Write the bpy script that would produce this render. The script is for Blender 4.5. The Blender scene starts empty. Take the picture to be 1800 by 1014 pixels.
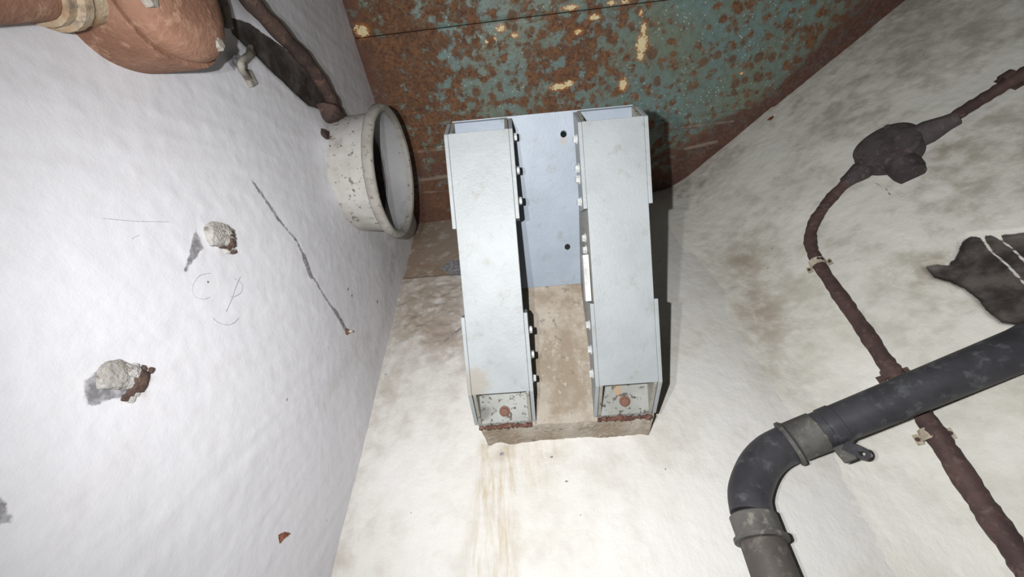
import bpy, bmesh, math, random
import numpy as np
from mathutils import Vector, Matrix

random.seed(7)
RNG = np.random.default_rng(11)
S = bpy.context.scene
COL = S.collection

# ------------------------------------------------------------------ camera
F = 690.0                                   # focal length in pixels of the 1800 px frame
CZ = 0.95                                   # camera height
H = 2.15                                    # ceiling height
_t = math.hypot(50, 607)
TH = math.atan(F / _t)                      # pitch upwards
RO = math.atan2(50, 607)                    # roll
_c, _s = math.cos(TH), math.sin(TH)
FWD = np.array([0, _c, _s]); _u0 = np.array([0, -_s, _c]); _r0 = np.array([1.0, 0, 0])
RIGHT = math.cos(RO) * _r0 - math.sin(RO) * _u0
UPV = math.sin(RO) * _r0 + math.cos(RO) * _u0
CAM = np.array([0, 0, CZ]); Z = np.array([0, 0, 1.0])
cd = bpy.data.cameras.new('camera'); cam = bpy.data.objects.new('camera', cd); COL.objects.link(cam)
cd.sensor_width = 36.0; cd.lens = F / 1800 * 36; cd.clip_start = 0.01
cam.matrix_world = Matrix(((RIGHT[0], UPV[0], -FWD[0], 0), (RIGHT[1], UPV[1], -FWD[1], 0), (RIGHT[2], UPV[2], -FWD[2], CZ), (0, 0, 0, 1)))
S.camera = cam

# ------------------------------------------------------------------ world, lamps, exposure
w = bpy.data.worlds.new('world'); S.world = w; w.use_nodes = True
w.node_tree.nodes['Background'].inputs[0].default_value = (1.0, 0.99, 0.97, 1)
w.node_tree.nodes['Background'].inputs[1].default_value = 0.006
def torch(name, loc, power, radius, aim, angle, blend):
    l = bpy.data.lights.new(name, 'SPOT'); o = bpy.data.objects.new(name, l); COL.objects.link(o)
    l.energy = power; l.shadow_soft_size = radius; l.spot_size = math.radians(angle); l.spot_blend = blend
    l.color = (1.0, 0.99, 0.98)
    o.location = loc
    o.rotation_euler = (Vector(aim) - Vector(loc)).to_track_quat('-Z', 'Y').to_euler()
    return o
torch('flash_lamp', (-0.060, -0.018, CZ + 0.016), 30.0, 0.004, (0.30, 0.58, CZ + 0.66), 170, 1.0)
torch('flash_lamp_second', (-0.112, -0.022, CZ + 0.020), 10.0, 0.006, (0.30, 0.58, CZ + 0.66), 170, 1.0)
S.view_settings.view_transform = 'Standard'; S.view_settings.look = 'None'
S.view_settings.gamma = 1.0; S.view_settings.use_curve_mapping = False
S.view_settings.exposure = 0.0

# ------------------------------------------------------------------ picture-to-place geometry of the room
def ray(u, v): return RIGHT * ((u - 900) / F) + UPV * ((507 - v) / F) + FWD
def hit(u, v, P, n):
    r = ray(u, v); return CAM + r * (np.dot(P - CAM, n) / np.dot(r, n))
def nrm(a): return a / np.linalg.norm(a)
def on_ceil(u, v): return hit(u, v, np.array([0, 0, H]), Z)
PA, PB = on_ceil(732, 393), on_ceil(1180, 335)       # the two upper corners
PC, PD = on_ceil(600, 0), on_ceil(1590, 0)
TB, TL, TR = nrm(PB - PA), nrm(PC - PA), nrm(PD - PB)
NB, NL, NR = np.cross(TB, Z), np.cross(Z, TL), np.cross(TR, Z)   # into the room
def onL(u, v, off=0.0): return hit(u, v, PA + NL * off, NL)
def onB(u, v, off=0.0): return hit(u, v, PA + NB * off, NB)
def onR(u, v, off=0.0): return hit(u, v, PB + NR * off, NR)
def szL(u, v): p = onL(u, v); return np.array([(p - PA) @ TL, p[2]])
def szB(u, v): p = onB(u, v); return np.array([(p - PA) @ TB, p[2]])
def szR(u, v): p = onR(u, v); return np.array([(p - PB) @ TR, p[2]])

# ------------------------------------------------------------------ object helpers
BASE = {}
def tag(o, label=None, cat=None, group=None, kind=None):
    if label: o['label'] = label
    if cat: o['category'] = cat
    if group: o['group'] = group
    if kind: o['kind'] = kind
    return o
def empty(name, loc):
    o = bpy.data.objects.new(name, None); COL.objects.link(o); o.location = loc; o.empty_display_size = 0.05
    BASE[o.name] = np.array(loc, float); return o
def mesh(name, verts, faces, mat, parent=None, base=None, smooth=False, mats=None):
    """one mesh object; verts in world space, stored about the thing's base"""
    b = BASE[parent.name] if parent is not None else (np.array(base, float) if base is not None else np.zeros(3))
    me = bpy.data.meshes.new(name)
    v = np.asarray(verts, float) - b
    me.from_pydata(v.tolist(), [], [list(map(int, f)) for f in faces]); me.validate(); me.update()
    if mat: me.materials.append(mat)
    if smooth: me.polygons.foreach_set('use_smooth', [True] * len(me.polygons))
    o = bpy.data.objects.new(name, me); COL.objects.link(o)
    if parent is not None: o.parent = parent
    else: o.location = b
    BASE[o.name] = b
    return o
def bevel(o, w=0.001, seg=2):
    m = o.modifiers.new('bevel', 'BEVEL'); m.width = w; m.segments = seg; m.limit_method = 'ANGLE'; m.angle_limit = math.radians(35)
    return o
def recalc(o):
    bm = bmesh.new(); bm.from_mesh(o.data); bmesh.ops.recalc_face_normals(bm, faces=bm.faces); bm.to_mesh(o.data); bm.free(); return o

class G:
    """collects shapes for one mesh"""
    def __init__(s): s.v = []; s.f = []
    def add(s, v, f):
        n = len(s.v); s.v += [np.asarray(q, float) for q in v]; s.f += [[i + n for i in g] for g in f]; return s
    def box8(s, P): return s.add(P, [(0, 3, 2, 1), (4, 5, 6, 7), (0, 1, 5, 4), (1, 2, 6, 5), (2, 3, 7, 6), (3, 0, 4, 7)])
    def box(s, o, x, y, z, X, Y, Zr):
        x0, x1 = X; y0, y1 = Y; z0, z1 = Zr
        P = [o + x * a + y * b + z * c for c in (z0, z1) for a, b in ((x0, y0), (x1, y0), (x1, y1), (x0, y1))]
        return s.box8(P)
    def prism(s, front, back):
        n = len(front); fs = [list(range(n)), list(range(2 * n - 1, n - 1, -1))]
        fs += [(i, n + i, n + (i + 1) % n, (i + 1) % n) for i in range(n)]
        return s.add(list(front) + list(back), fs)
    def tube(s, pts, rad, seg=16, cap=True, wob=0.0):
        pts = [np.asarray(p, float) for p in pts]; n = len(pts)
        if np.isscalar(rad): rad = [rad] * n
        T = [nrm(pts[min(i + 1, n - 1)] - pts[max(i - 1, 0)]) for i in range(n)]
        ref = np.array([0, 0, 1.0]) if abs(T[0][2]) < 0.9 else np.array([1.0, 0, 0])
        N = nrm(np.cross(T[0], ref)); vs = []
        for i in range(n):
            N = nrm(N - T[i] * (N @ T[i])); B = np.cross(T[i], N)
            for k in range(seg):
                a = 2 * math.pi * k / seg; r = rad[i] * (1 + wob * (random.random() - 0.5))
                vs.append(pts[i] + r * (math.cos(a) * N + math.sin(a) * B))
        fs = [(i * seg + k, i * seg + (k + 1) % seg, (i + 1) * seg + (k + 1) % seg, (i + 1) * seg + k) for i in range(n - 1) for k in range(seg)]
        if cap: fs += [list(range(seg - 1, -1, -1)), [(n - 1) * seg + k for k in range(seg)]]
        return s.add(vs, fs)
    def lathe(s, o, ax, prof, seg=48, closed=False, fn=None):
        ax = nrm(np.asarray(ax, float)); ref = Z if abs(ax[2]) < 0.9 else np.array([1.0, 0, 0])
        e1 = nrm(np.cross(ref, ax)); e2 = np.cross(ax, e1); vs = []
        for h, r in prof:
            for k in range(seg):
                a = 2 * math.pi * k / seg; rr = r * (fn(a, h) if fn else 1)
                vs.append(o + ax * h + rr * (math.cos(a) * e1 + math.sin(a) * e2))
        m = len(prof); rows = m if closed else m - 1
        fs = [(i * seg + k, i * seg + (k + 1) % seg, ((i + 1) % m) * seg + (k + 1) % seg, ((i + 1) % m) * seg + k) for i in range(rows) for k in range(seg)]
        return s.add(vs, fs)
    def obj(s, name, mat, parent=None, base=None, smooth=False): return recalc(mesh(name, s.v, s.f, mat, parent, base, smooth))
def spline(P, n=6):
    P = [np.asarray(p, float) for p in P]; out = []
    for i in range(len(P) - 1):
        a, b, c, d = P[max(i - 1, 0)], P[i], P[i + 1], P[min(i + 2, len(P) - 1)]
        for k in range(n):
            t = k / n; out.append(0.5 * (2 * b + (c - a) * t + (2 * a - 5 * b + 4 * c - d) * t * t + (3 * b - 3 * c + d - a) * t ** 3))
    out.append(P[-1]); return out
def smooth_by_angle(o, deg=35):
    me = o.data; me.polygons.foreach_set('use_smooth', [True] * len(me.polygons))
    try: me.set_sharp_from_angle(angle=math.radians(deg))
    except Exception: pass
    return o
def vnoise(x, y, seed=0):
    """smooth value noise in the plane, 0..1"""
    r = np.random.default_rng(seed).random((256, 256))
    xi = np.floor(x).astype(int); yi = np.floor(y).astype(int); fx = x - xi; fy = y - yi
    fx = fx * fx * (3 - 2 * fx); fy = fy * fy * (3 - 2 * fy)
    a = r[xi % 256, yi % 256]; b = r[(xi + 1) % 256, yi % 256]; c = r[xi % 256, (yi + 1) % 256]; d = r[(xi + 1) % 256, (yi + 1) % 256]
    return (a * (1 - fx) + b * fx) * (1 - fy) + (c * (1 - fx) + d * fx) * fy
def fbm(x, y, oct=4, seed=0, g=0.5):
    o = 0; a = 1; t = 0
    for k in range(oct): o = o + a * vnoise(x * 2 ** k + 17.3 * k, y * 2 ** k + 5.1 * k, seed + k); t += a; a *= g
    return o / t

# ------------------------------------------------------------------ material helpers
class NT:
    def __init__(s, name):
        s.m = bpy.data.materials.new(name); s.m.use_nodes = True; s.t = s.m.node_tree; s.n = s.t.nodes; s.l = s.t.links
        s.b = s.n['Principled BSDF']; s.tc = s.n.new('ShaderNodeTexCoord'); s.co = s.tc.outputs['Object']
    def put(s, sock, v):
        if isinstance(v, bpy.types.NodeSocket): s.l.new(v, sock)
        elif isinstance(v, (tuple, list)) and sock.type == 'RGBA': sock.default_value = tuple(v) + ((1,) if len(v) == 3 else ())
        else: sock.default_value = v
    def map(s, scale=(1, 1, 1), vec=None, rot=(0, 0, 0), loc=(0, 0, 0)):
        k = s.n.new('ShaderNodeMapping'); s.put(k.inputs[0], vec or s.co); k.inputs['Scale'].default_value = scale; k.inputs['Rotation'].default_value = rot; k.inputs['Location'].default_value = loc
        return k.outputs[0]
    def noise(s, scale, detail=4, rough=0.5, vec=None, dist=0.0):
        k = s.n.new('ShaderNodeTexNoise'); s.put(k.inputs['Vector'], vec or s.co); k.inputs['Scale'].default_value = scale
        k.inputs['Detail'].default_value = min(detail, 4); k.inputs['Roughness'].default_value = rough; k.inputs['Distortion'].default_value = dist
        return k.outputs['Fac']
    def vor(s, scale, vec=None, feature='F1', out='Distance', rnd=1.0):
        k = s.n.new('ShaderNodeTexVoronoi'); k.feature = feature; s.put(k.inputs['Vector'], vec or s.co); k.inputs['Scale'].default_value = scale; k.inputs['Randomness'].default_value = rnd
        return k.outputs[out]
    def step(s, v, lo, hi, a=0.0, b=1.0):
        k = s.n.new('ShaderNodeMapRange'); k.interpolation_type = 'SMOOTHSTEP'
        s.put(k.inputs['Value'], v); k.inputs['From Min'].default_value = lo; k.inputs['From Max'].default_value = hi; k.inputs['To Min'].default_value = a; k.inputs['To Max'].default_value = b
        return k.outputs[0]
    def ma(s, op, a, b=0.0, clamp=False):
        k = s.n.new('ShaderNodeMath'); k.operation = op; k.use_clamp = clamp; s.put(k.inputs[0], a); s.put(k.inputs[1], b); return k.outputs[0]
    def mix(s, f, a, b):
        k = s.n.new('ShaderNodeMix'); k.data_type = 'RGBA'; s.put(k.inputs[0], f); s.put(k.inputs[6], a); s.put(k.inputs[7], b); return k.outputs[2]
    def attr(s, name):
        k = s.n.new('ShaderNodeAttribute'); k.attribute_name = name; return k.outputs['Fac']
    def mask(s, name, scale=60, amt=0.5, soft=0.08, at=0.5, vec=None):
        """a painted-on stain: attribute field with a ragged edge"""
        v = s.ma('ADD', s.attr(name), s.ma('MULTIPLY', s.ma('SUBTRACT', s.noise(scale, 5, 0.6, vec), 0.5), amt))
        return s.step(v, at - soft, at + soft)
    def bump(s, h, strength=0.3, dist=0.002, normal=None):
        k = s.n.new('ShaderNodeBump'); k.inputs['Strength'].default_value = strength; k.inputs['Distance'].default_value = dist; s.put(k.inputs['Height'], h)
        if normal is not None: s.l.new(normal, k.inputs['Normal'])
        return k.outputs[0]
    def done(s, col, rough=0.7, normal=None, metal=0.0, spec=0.3):
        s.put(s.b.inputs['Base Color'], col); s.put(s.b.inputs['Roughness'], rough); s.put(s.b.inputs['Metallic'], metal); s.b.inputs['Specular IOR Level'].default_value = spec
        if normal is not None: s.l.new(normal, s.b.inputs['Normal'])
        return s.m
def srgb(r, g, b):
    f = lambda c: (c / 255 / 12.92) if c / 255 <= 0.04045 else ((c / 255 + 0.055) / 1.055) ** 2.4
    return (f(r), f(g), f(b))

def wall_material(name, base, base2, grime, relief=0.55):
    m = NT(name); rot = m.map((1, 1, 1), rot=(0.3, 0.2, 0.9))
    big = m.noise(5, 5, 0.6, rot); mid = m.noise(26, 6, 0.62, rot); fine = m.noise(150, 4, 0.6); tiny = m.noise(420, 3, 0.6)
    col = m.mix(m.step(big, 0.35, 0.68), base, base2)
    stroke = m.noise(40, 4, 0.6, m.map((1, 1, 0.22)))
    col = m.mix(m.step(stroke, 0.52, 0.8, 0, 0.16), col, (0.55, 0.53, 0.50))
    g = m.ma('MULTIPLY', m.attr('grime'), m.step(m.ma('ADD', m.ma('MULTIPLY', big, 0.5), m.ma('MULTIPLY', mid, 0.5)), 0.46, 0.64))
    col = m.mix(g, col, grime)
    col = m.mix(m.ma('MULTIPLY', m.attr('dirt'), m.step(m.ma('ADD', mid, m.ma('MULTIPLY', m.attr('dirt'), 0.25)), 0.35, 0.75)), col, srgb(140, 123, 106))
    col = m.mix(m.ma('MULTIPLY', m.attr('stain'), m.step(m.noise(60, 6, 0.75, m.map((1, 1, 0.14))), 0.36, 0.70, 0, 0.9)), col, srgb(170, 154, 124))
    bare = m.mask('bare', 130, 0.55)
    col = m.mix(bare, col, m.mix(m.step(fine, 0.35, 0.7), srgb(112, 111, 114), srgb(158, 157, 160)))
    dark = m.mask('dark', 110, 0.5)
    col = m.mix(dark, col, m.mix(m.step(mid, 0.35, 0.7), srgb(52, 46, 44), srgb(92, 86, 82)))
    rust = m.mask('rust', 140, 0.7)
    col = m.mix(rust, col, m.mix(m.step(fine, 0.35, 0.7), srgb(92, 45, 34), srgb(150, 96, 72)))
    sp = m.ma('MULTIPLY', m.step(m.vor(40), 0.09, 0.05), m.step(m.noise(9, 2), 0.64, 0.68))
    col = m.mix(sp, col, srgb(120, 112, 104))
    h = m.ma('ADD', m.ma('MULTIPLY', fine, 0.7), m.ma('ADD', m.ma('MULTIPLY', tiny, 0.3), m.ma('MULTIPLY', stroke, 0.9)))
    return m.done(col, 0.62, m.bump(h, relief, 0.0022), spec=0.28)
M_LEFT = wall_material('white_paint_left', srgb(208, 208, 213), srgb(203, 203, 208), srgb(168, 164, 164), 0.22)
M_BACK = wall_material('white_paint_back', srgb(206, 205, 202), srgb(199, 197, 191), srgb(160, 153, 141))
M_RIGHT = wall_material('white_paint_right', srgb(214, 213, 206), srgb(204, 202, 193), srgb(150, 147, 132))

def ceiling_material():
    m = NT('rusted_green_steel')
    warp = m.noise(9, 4, 0.6)
    lo = m.noise(6, 4, 0.55); md = m.noise(42, 7, 0.66, dist=0.2); fine = m.noise(120, 5, 0.65); tiny = m.noise(380, 3, 0.6)
    v = m.vor(38, feature='SMOOTH_F1')
    field = m.ma('ADD', m.ma('ADD', m.ma('MULTIPLY', md, 1.05), m.ma('MULTIPLY', lo, 0.30)), m.ma('MULTIPLY', m.ma('SUBTRACT', 0.42, v), 0.55))
    field = m.ma('ADD', field, m.ma('MULTIPLY', m.ma('SUBTRACT', m.noise(95, 6, 0.72), 0.5), 0.55))
    field = m.ma('ADD', field, m.ma('MULTIPLY', m.ma('SUBTRACT', m.attr('rustbias'), 0.5), 0.62))
    k = m.n.new('ShaderNodeTexVoronoi'); k.inputs['Scale'].default_value = 30; m.put(k.inputs['Vector'], m.map(rot=(0, 0, 0.4)))
    sep = m.n.new('ShaderNodeSeparateColor'); m.l.new(k.outputs['Color'], sep.inputs[0])
    spot = m.ma('SUBTRACT', m.ma('MULTIPLY', sep.outputs[0], 0.46), m.ma('ADD', k.outputs['Distance'], m.ma('MULTIPLY', m.ma('SUBTRACT', fine, 0.5), 0.5)))
    spot = m.step(spot, -0.08, 0.10)
    rust = m.ma('MAXIMUM', m.step(field, 0.62, 0.84), m.ma('MULTIPLY', spot, 0.85))
    paint = m.mix(m.step(lo, 0.35, 0.65), srgb(110, 134, 131), srgb(116, 127, 112))
    paint = m.mix(m.step(m.noise(55, 6, 0.7), 0.40, 0.70, 0, 0.6), paint, srgb(92, 98, 86))
    paint = m.mix(m.ma('MULTIPLY', m.step(m.vor(105), 0.19, 0.08, 0, 0.95), m.step(m.noise(14, 3), 0.42, 0.56)), paint, srgb(222, 228, 222))
    rc = m.mix(m.step(md, 0.40, 0.72), srgb(104, 74, 54), srgb(132, 95, 66))
    rc = m.mix(m.step(fine, 0.42, 0.70, 0, 0.85), rc, srgb(72, 51, 44))
    rc = m.mix(m.step(m.noise(75, 4, 0.6), 0.64, 0.74, 0, 0.6), rc, srgb(172, 118, 76))
    rc = m.mix(m.step(m.noise(48, 5, 0.7), 0.55, 0.72, 0, 0.5), rc, srgb(118, 112, 98))
    col = m.mix(rust, paint, rc)
    drk = m.step(m.attr('maroon'), 0.2, 0.9)
    col = m.mix(m.ma('MULTIPLY', drk, 0.85), col, m.mix(m.step(fine, 0.4, 0.7), srgb(80, 56, 52), srgb(112, 80, 68)))
    col = m.mix(m.ma('MULTIPLY', m.mask('cream', 120, 1.0, 0.12, 0.30), 0.6), col, srgb(176, 112, 60))
    cr = m.mask('cream', 150, 1.1, 0.06)
    col = m.mix(cr, col, m.mix(m.step(fine, 0.5, 0.7), srgb(226, 212, 168), srgb(206, 160, 96)))
    st = m.mask('scrape', 90, 0.9, 0.15, vec=m.map((0.25, 1, 1)))
    col = m.mix(m.ma('MULTIPLY', st, 0.6), col, srgb(150, 138, 124))
    h = m.ma('ADD', m.ma('MULTIPLY', fine, 0.9), m.ma('MULTIPLY', tiny, 0.3))
    rough = m.ma('ADD', 0.42, m.ma('MULTIPLY', rust, 0.45))
    return m.done(col, rough, m.bump(h, 0.45, 0.003), spec=0.4)
M_CEIL = ceiling_material()

def metal_paint(name, base, base2, chip, chip_amt=0.70, rough=0.5, smears=()):
    m = NT(name); a = m.noise(14, 5, 0.6); b = m.noise(90, 5, 0.65); t = m.noise(330, 3, 0.6)
    col = m.mix(m.step(a, 0.36, 0.66), base, base2)
    col = m.mix(m.step(m.noise(34, 6, 0.7, m.map((1, 1, 0.5))), 0.54, 0.74, 0, 0.5), col, srgb(118, 117, 109))
    for (pt, rad, stretch, sc_) in smears:
        k = m.n.new('ShaderNodeVectorMath'); k.operation = 'SUBTRACT'; m.put(k.inputs[0], m.co); k.inputs[1].default_value = pt
        k2 = m.n.new('ShaderNodeVectorMath'); k2.operation = 'LENGTH'; m.l.new(m.map(stretch, k.outputs[0]), k2.inputs[0])
        col = m.mix(m.step(m.ma('ADD', k2.outputs['Value'], m.ma('MULTIPLY', m.ma('SUBTRACT', b, 0.5), rad * 1.2)), rad, rad * 0.4, 0, 0.6), col, sc_)
    ch = m.step(b, chip_amt, chip_amt + 0.05)
    col = m.mix(ch, col, chip)
    h = m.ma('SUBTRACT', m.ma('ADD', m.ma('MULTIPLY', b, 0.5), m.ma('MULTIPLY', t, 0.35)), m.ma('MULTIPLY', ch, 0.5))
    return m.done(col, rough, m.bump(h, 0.6, 0.0016), spec=0.35)
DM = np.array([0.0738, 0.6427, CZ + 0.36]); AZ, TI, SL = -0.0203, -0.0262, 0.9227
LAT = np.array([math.cos(AZ) * math.cos(TI), math.sin(AZ) * math.cos(TI), math.sin(TI)])
_o = np.array([math.sin(AZ), -math.cos(AZ), 0]); AX = math.cos(SL) * Z + math.sin(SL) * _o; AX = nrm(AX - LAT * (AX @ LAT)); DN = np.cross(LAT, AX)
def dev(x, t, d): return DM + LAT * x + AX * t + DN * d
def dvl(x, t, d): return tuple(LAT * x + AX * t + DN * d)        # about the channels' own base
M_PAINT = metal_paint('pale_grey_paint', srgb(142, 147, 149), srgb(135, 140, 142), srgb(112, 111, 104), 0.72, smears=((dvl(-0.146, 0.098, 0.046), 0.034, (1, 1, 0.8), srgb(134, 124, 110)),))
M_PLATE = metal_paint('pale_blue_paint', srgb(138, 147, 158), srgb(131, 141, 152), srgb(116, 114, 108), 0.72, smears=((dvl(0.035, 0.487, -0.01), 0.012, (1, 1, 0.7), srgb(142, 134, 126)), (dvl(0.037, 0.300, -0.05), 0.010, (1, 1, 0.7), srgb(142, 134, 126))))
M_EDGE = metal_paint('worn_grey_paint', srgb(142, 140, 132), srgb(126, 123, 115), srgb(90, 85, 77), 0.60)
M_WEB = metal_paint('speckled_grey_paint', srgb(150, 152, 149), srgb(136, 137, 133), srgb(84, 80, 75), 0.58, smears=((dvl(0.094, 0.058, 0.006), 0.013, (1.8, 0.6, 0.6), srgb(160, 130, 88)), (dvl(0.098, 0.045, 0.006), 0.008, (1.8, 0.7, 0.7), srgb(156, 128, 96)), (dvl(-0.142, 0.03, 0.006), 0.018, (1, 1, 1), srgb(84, 84, 84))))
M_BOLTW = metal_paint('white_bolt_paint', srgb(176, 178, 178), srgb(166, 168, 168), srgb(130, 122, 114), 0.74)
M_DUCT = metal_paint('duct_paint', srgb(174, 173, 170), srgb(158, 155, 149), srgb(112, 103, 93), 0.60, 0.6)
M_FLANGE = metal_paint('worn_flange_paint', srgb(156, 153, 148), srgb(134, 130, 123), srgb(112, 104, 96), 0.60, 0.6)
M_DUCTIN = metal_paint('duct_inside_paint', srgb(150, 150, 151), srgb(140, 140, 143), srgb(112, 106, 100), 0.66, 0.6)
def rusty(name, c1, c2, c3, sc=1.0, rough=0.8, bumpd=0.003):
    m = NT(name); a = m.noise(18 * sc, 6, 0.65); b = m.noise(80 * sc, 5, 0.65); t = m.noise(300 * sc, 3, 0.6)
    col = m.mix(m.step(a, 0.36, 0.64), c1, c2); col = m.mix(m.step(b, 0.52, 0.70, 0, 0.8), col, c3)
    return m.done(col, rough, m.bump(m.ma('ADD', m.ma('MULTIPLY', b, 0.8), m.ma('MULTIPLY', t, 0.35)), 0.7, bumpd), spec=0.25)
M_ORANGE = rusty('orange_rust', srgb(134, 101, 84), srgb(116, 84, 68), srgb(152, 122, 102))
M_BROWN = rusty('brown_rust', srgb(82, 66, 60), srgb(62, 51, 48), srgb(108, 86, 74))
M_BOLTR = rusty('bolt_rust', srgb(114, 86, 74), srgb(96, 68, 58), srgb(136, 106, 90))
M_RUSTEDGE = rusty('rust_line', srgb(98, 68, 58), srgb(80, 54, 48), srgb(128, 108, 96), 1.5)
M_MAROON = rusty('maroon_conduit', srgb(84, 66, 62), srgb(68, 54, 54), srgb(104, 86, 80), 1.0, 0.7, 0.0015)
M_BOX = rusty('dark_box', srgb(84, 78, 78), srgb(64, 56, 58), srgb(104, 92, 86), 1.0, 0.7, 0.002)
M_BLACK = rusty('black_pipe', srgb(64, 64, 68), srgb(50, 49, 53), srgb(88, 90, 94), 0.6, 0.5, 0.0006)
M_LEG = rusty('grimy_pipe', srgb(78, 73, 70), srgb(60, 56, 55), srgb(102, 96, 90), 0.8, 0.6, 0.0008)
M_SLEEVE = rusty('olive_sleeve', srgb(90, 89, 86), srgb(70, 68, 66), srgb(122, 120, 111), 1.0, 0.6, 0.001)
M_GREYM = rusty('grey_fitting', srgb(150, 146, 138), srgb(116, 110, 102), srgb(84, 72, 62), 1.3)
M_CLIP = rusty('pale_clip', srgb(196, 188, 172), srgb(160, 148, 132), srgb(130, 112, 96), 1.4)
M_NECK = rusty('crusted_neck', srgb(170, 158, 138), srgb(140, 112, 82), srgb(112, 100, 92), 1.0)
M_LUMP = rusty('bare_concrete', srgb(170, 168, 166), srgb(142, 138, 133), srgb(98, 88, 78), 1.6, 0.85, 0.004)
def corbel_material():
    m = NT('stained_plaster'); a = m.noise(16, 6, 0.65); b = m.noise(90, 5, 0.65); t = m.noise(300, 3, 0.6)
    col = m.mix(m.step(a, 0.35, 0.62), srgb(158, 151, 140), srgb(134, 122, 107))
    col = m.mix(m.step(m.noise(50, 5, 0.7, m.map((1, 1, 0.6))), 0.58, 0.66, 0, 0.75), col, srgb(108, 100, 92))
    col = m.mix(m.step(b, 0.56, 0.70, 0, 0.6), col, srgb(172, 167, 158))
    return m.done(col, 0.8, m.bump(m.ma('ADD', b, m.ma('MULTIPLY', t, 0.4)), 0.8, 0.004), spec=0.2)
M_CORBEL = corbel_material()
_m = NT('concrete_floor'); M_FLOOR = _m.done(_m.mix(_m.step(_m.noise(4, 8, 0.65), 0.35, 0.65), srgb(96, 92, 86), srgb(70, 67, 62)), 0.85, _m.bump(_m.noise(60, 5), 0.4, 0.003))

# ------------------------------------------------------------------ walls as fine plaster surfaces with stain fields
def seg_dist(X, Y, a, b):
    d = b - a; L2 = d @ d + 1e-12; t = np.clip(((X - a[0]) * d[0] + (Y - a[1]) * d[1]) / L2, 0, 1)
    return np.hypot(X - a[0] - t * d[0], Y - a[1] - t * d[1])
def line_field(X, Y, pts, width, soft):
    d = np.full(X.shape, 9.0)
    for a, b in zip(pts[:-1], pts[1:]): d = np.minimum(d, seg_dist(X, Y, a, b))
    return np.clip(0.5 + (width - d) / (2 * soft), 0, 1)
def poly_field(X, Y, pts, soft):
    d = np.full(X.shape, 9.0); ins = np.zeros(X.shape, bool); n = len(pts)
    for i in range(n):
        a, b = pts[i], pts[(i + 1) % n]; d = np.minimum(d, seg_dist(X, Y, a, b))
        if abs(b[1] - a[1]) > 1e-9: ins ^= ((a[1] > Y) != (b[1] > Y)) & (X < (b[0] - a[0]) * (Y - a[1]) / (b[1] - a[1]) + a[0])
    return np.clip(0.5 + np.where(ins, d, -d) / (2 * soft), 0, 1)
def blob(X, Y, c, rx, ry=None, p=1.0):
    return np.exp(-(((X - c[0]) / rx) ** 2 + ((Y - c[1]) / (ry or rx)) ** 2) * p)
def axis_steps(lo, f0, f1, hi, fine, coarse):
    a = np.arange(lo, f0, coarse); b = np.arange(f0, f1, fine); c = np.arange(f1, hi + coarse, coarse)
    return np.unique(np.round(np.concatenate([a, b, c]), 5))
def wall_grid(name, s, z, pos, nor, disp, fields, mat):
    SS, ZZ = np.meshgrid(s, z, indexing='ij')
    P = pos(SS) ; N = nor(SS)
    V = P + N * disp(SS, ZZ)[..., None]; V[..., 2] = ZZ
    ns, nz = len(s), len(z); idx = np.arange(ns * nz).reshape(ns, nz)
    Fq = np.stack([idx[:-1, :-1], idx[1:, :-1], idx[1:, 1:], idx[:-1, 1:]], -1).reshape(-1, 4)
    me = bpy.data.meshes.new(name); nv, nf = ns * nz, len(Fq)
    me.vertices.add(nv); me.vertices.foreach_set('co', V.reshape(-1).astype(np.float32))
    me.loops.add(nf * 4); me.loops.foreach_set('vertex_index', Fq.reshape(-1).astype(np.int32))
    me.polygons.add(nf); me.polygons.foreach_set('loop_start', np.arange(0, nf * 4, 4, dtype=np.int32))
    me.polygons.foreach_set('use_smooth', np.ones(nf, bool))
    me.update(calc_edges=True); me.validate()
    for k, v in fields(SS, ZZ).items():
        at = me.attributes.new(k, 'FLOAT', 'POINT'); at.data.foreach_set('value', np.clip(v, 0, 1).reshape(-1).astype(np.float32))
    me.materials.append(mat)
    o = bpy.data.objects.new(name, me); COL.objects.link(o); o['kind'] = 'structure'; BASE[o.name] = np.zeros(3)
    return o
zax = axis_steps(0.0, 0.98, H - 0.001, H + 0.03, 0.003, 0.04)

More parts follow.
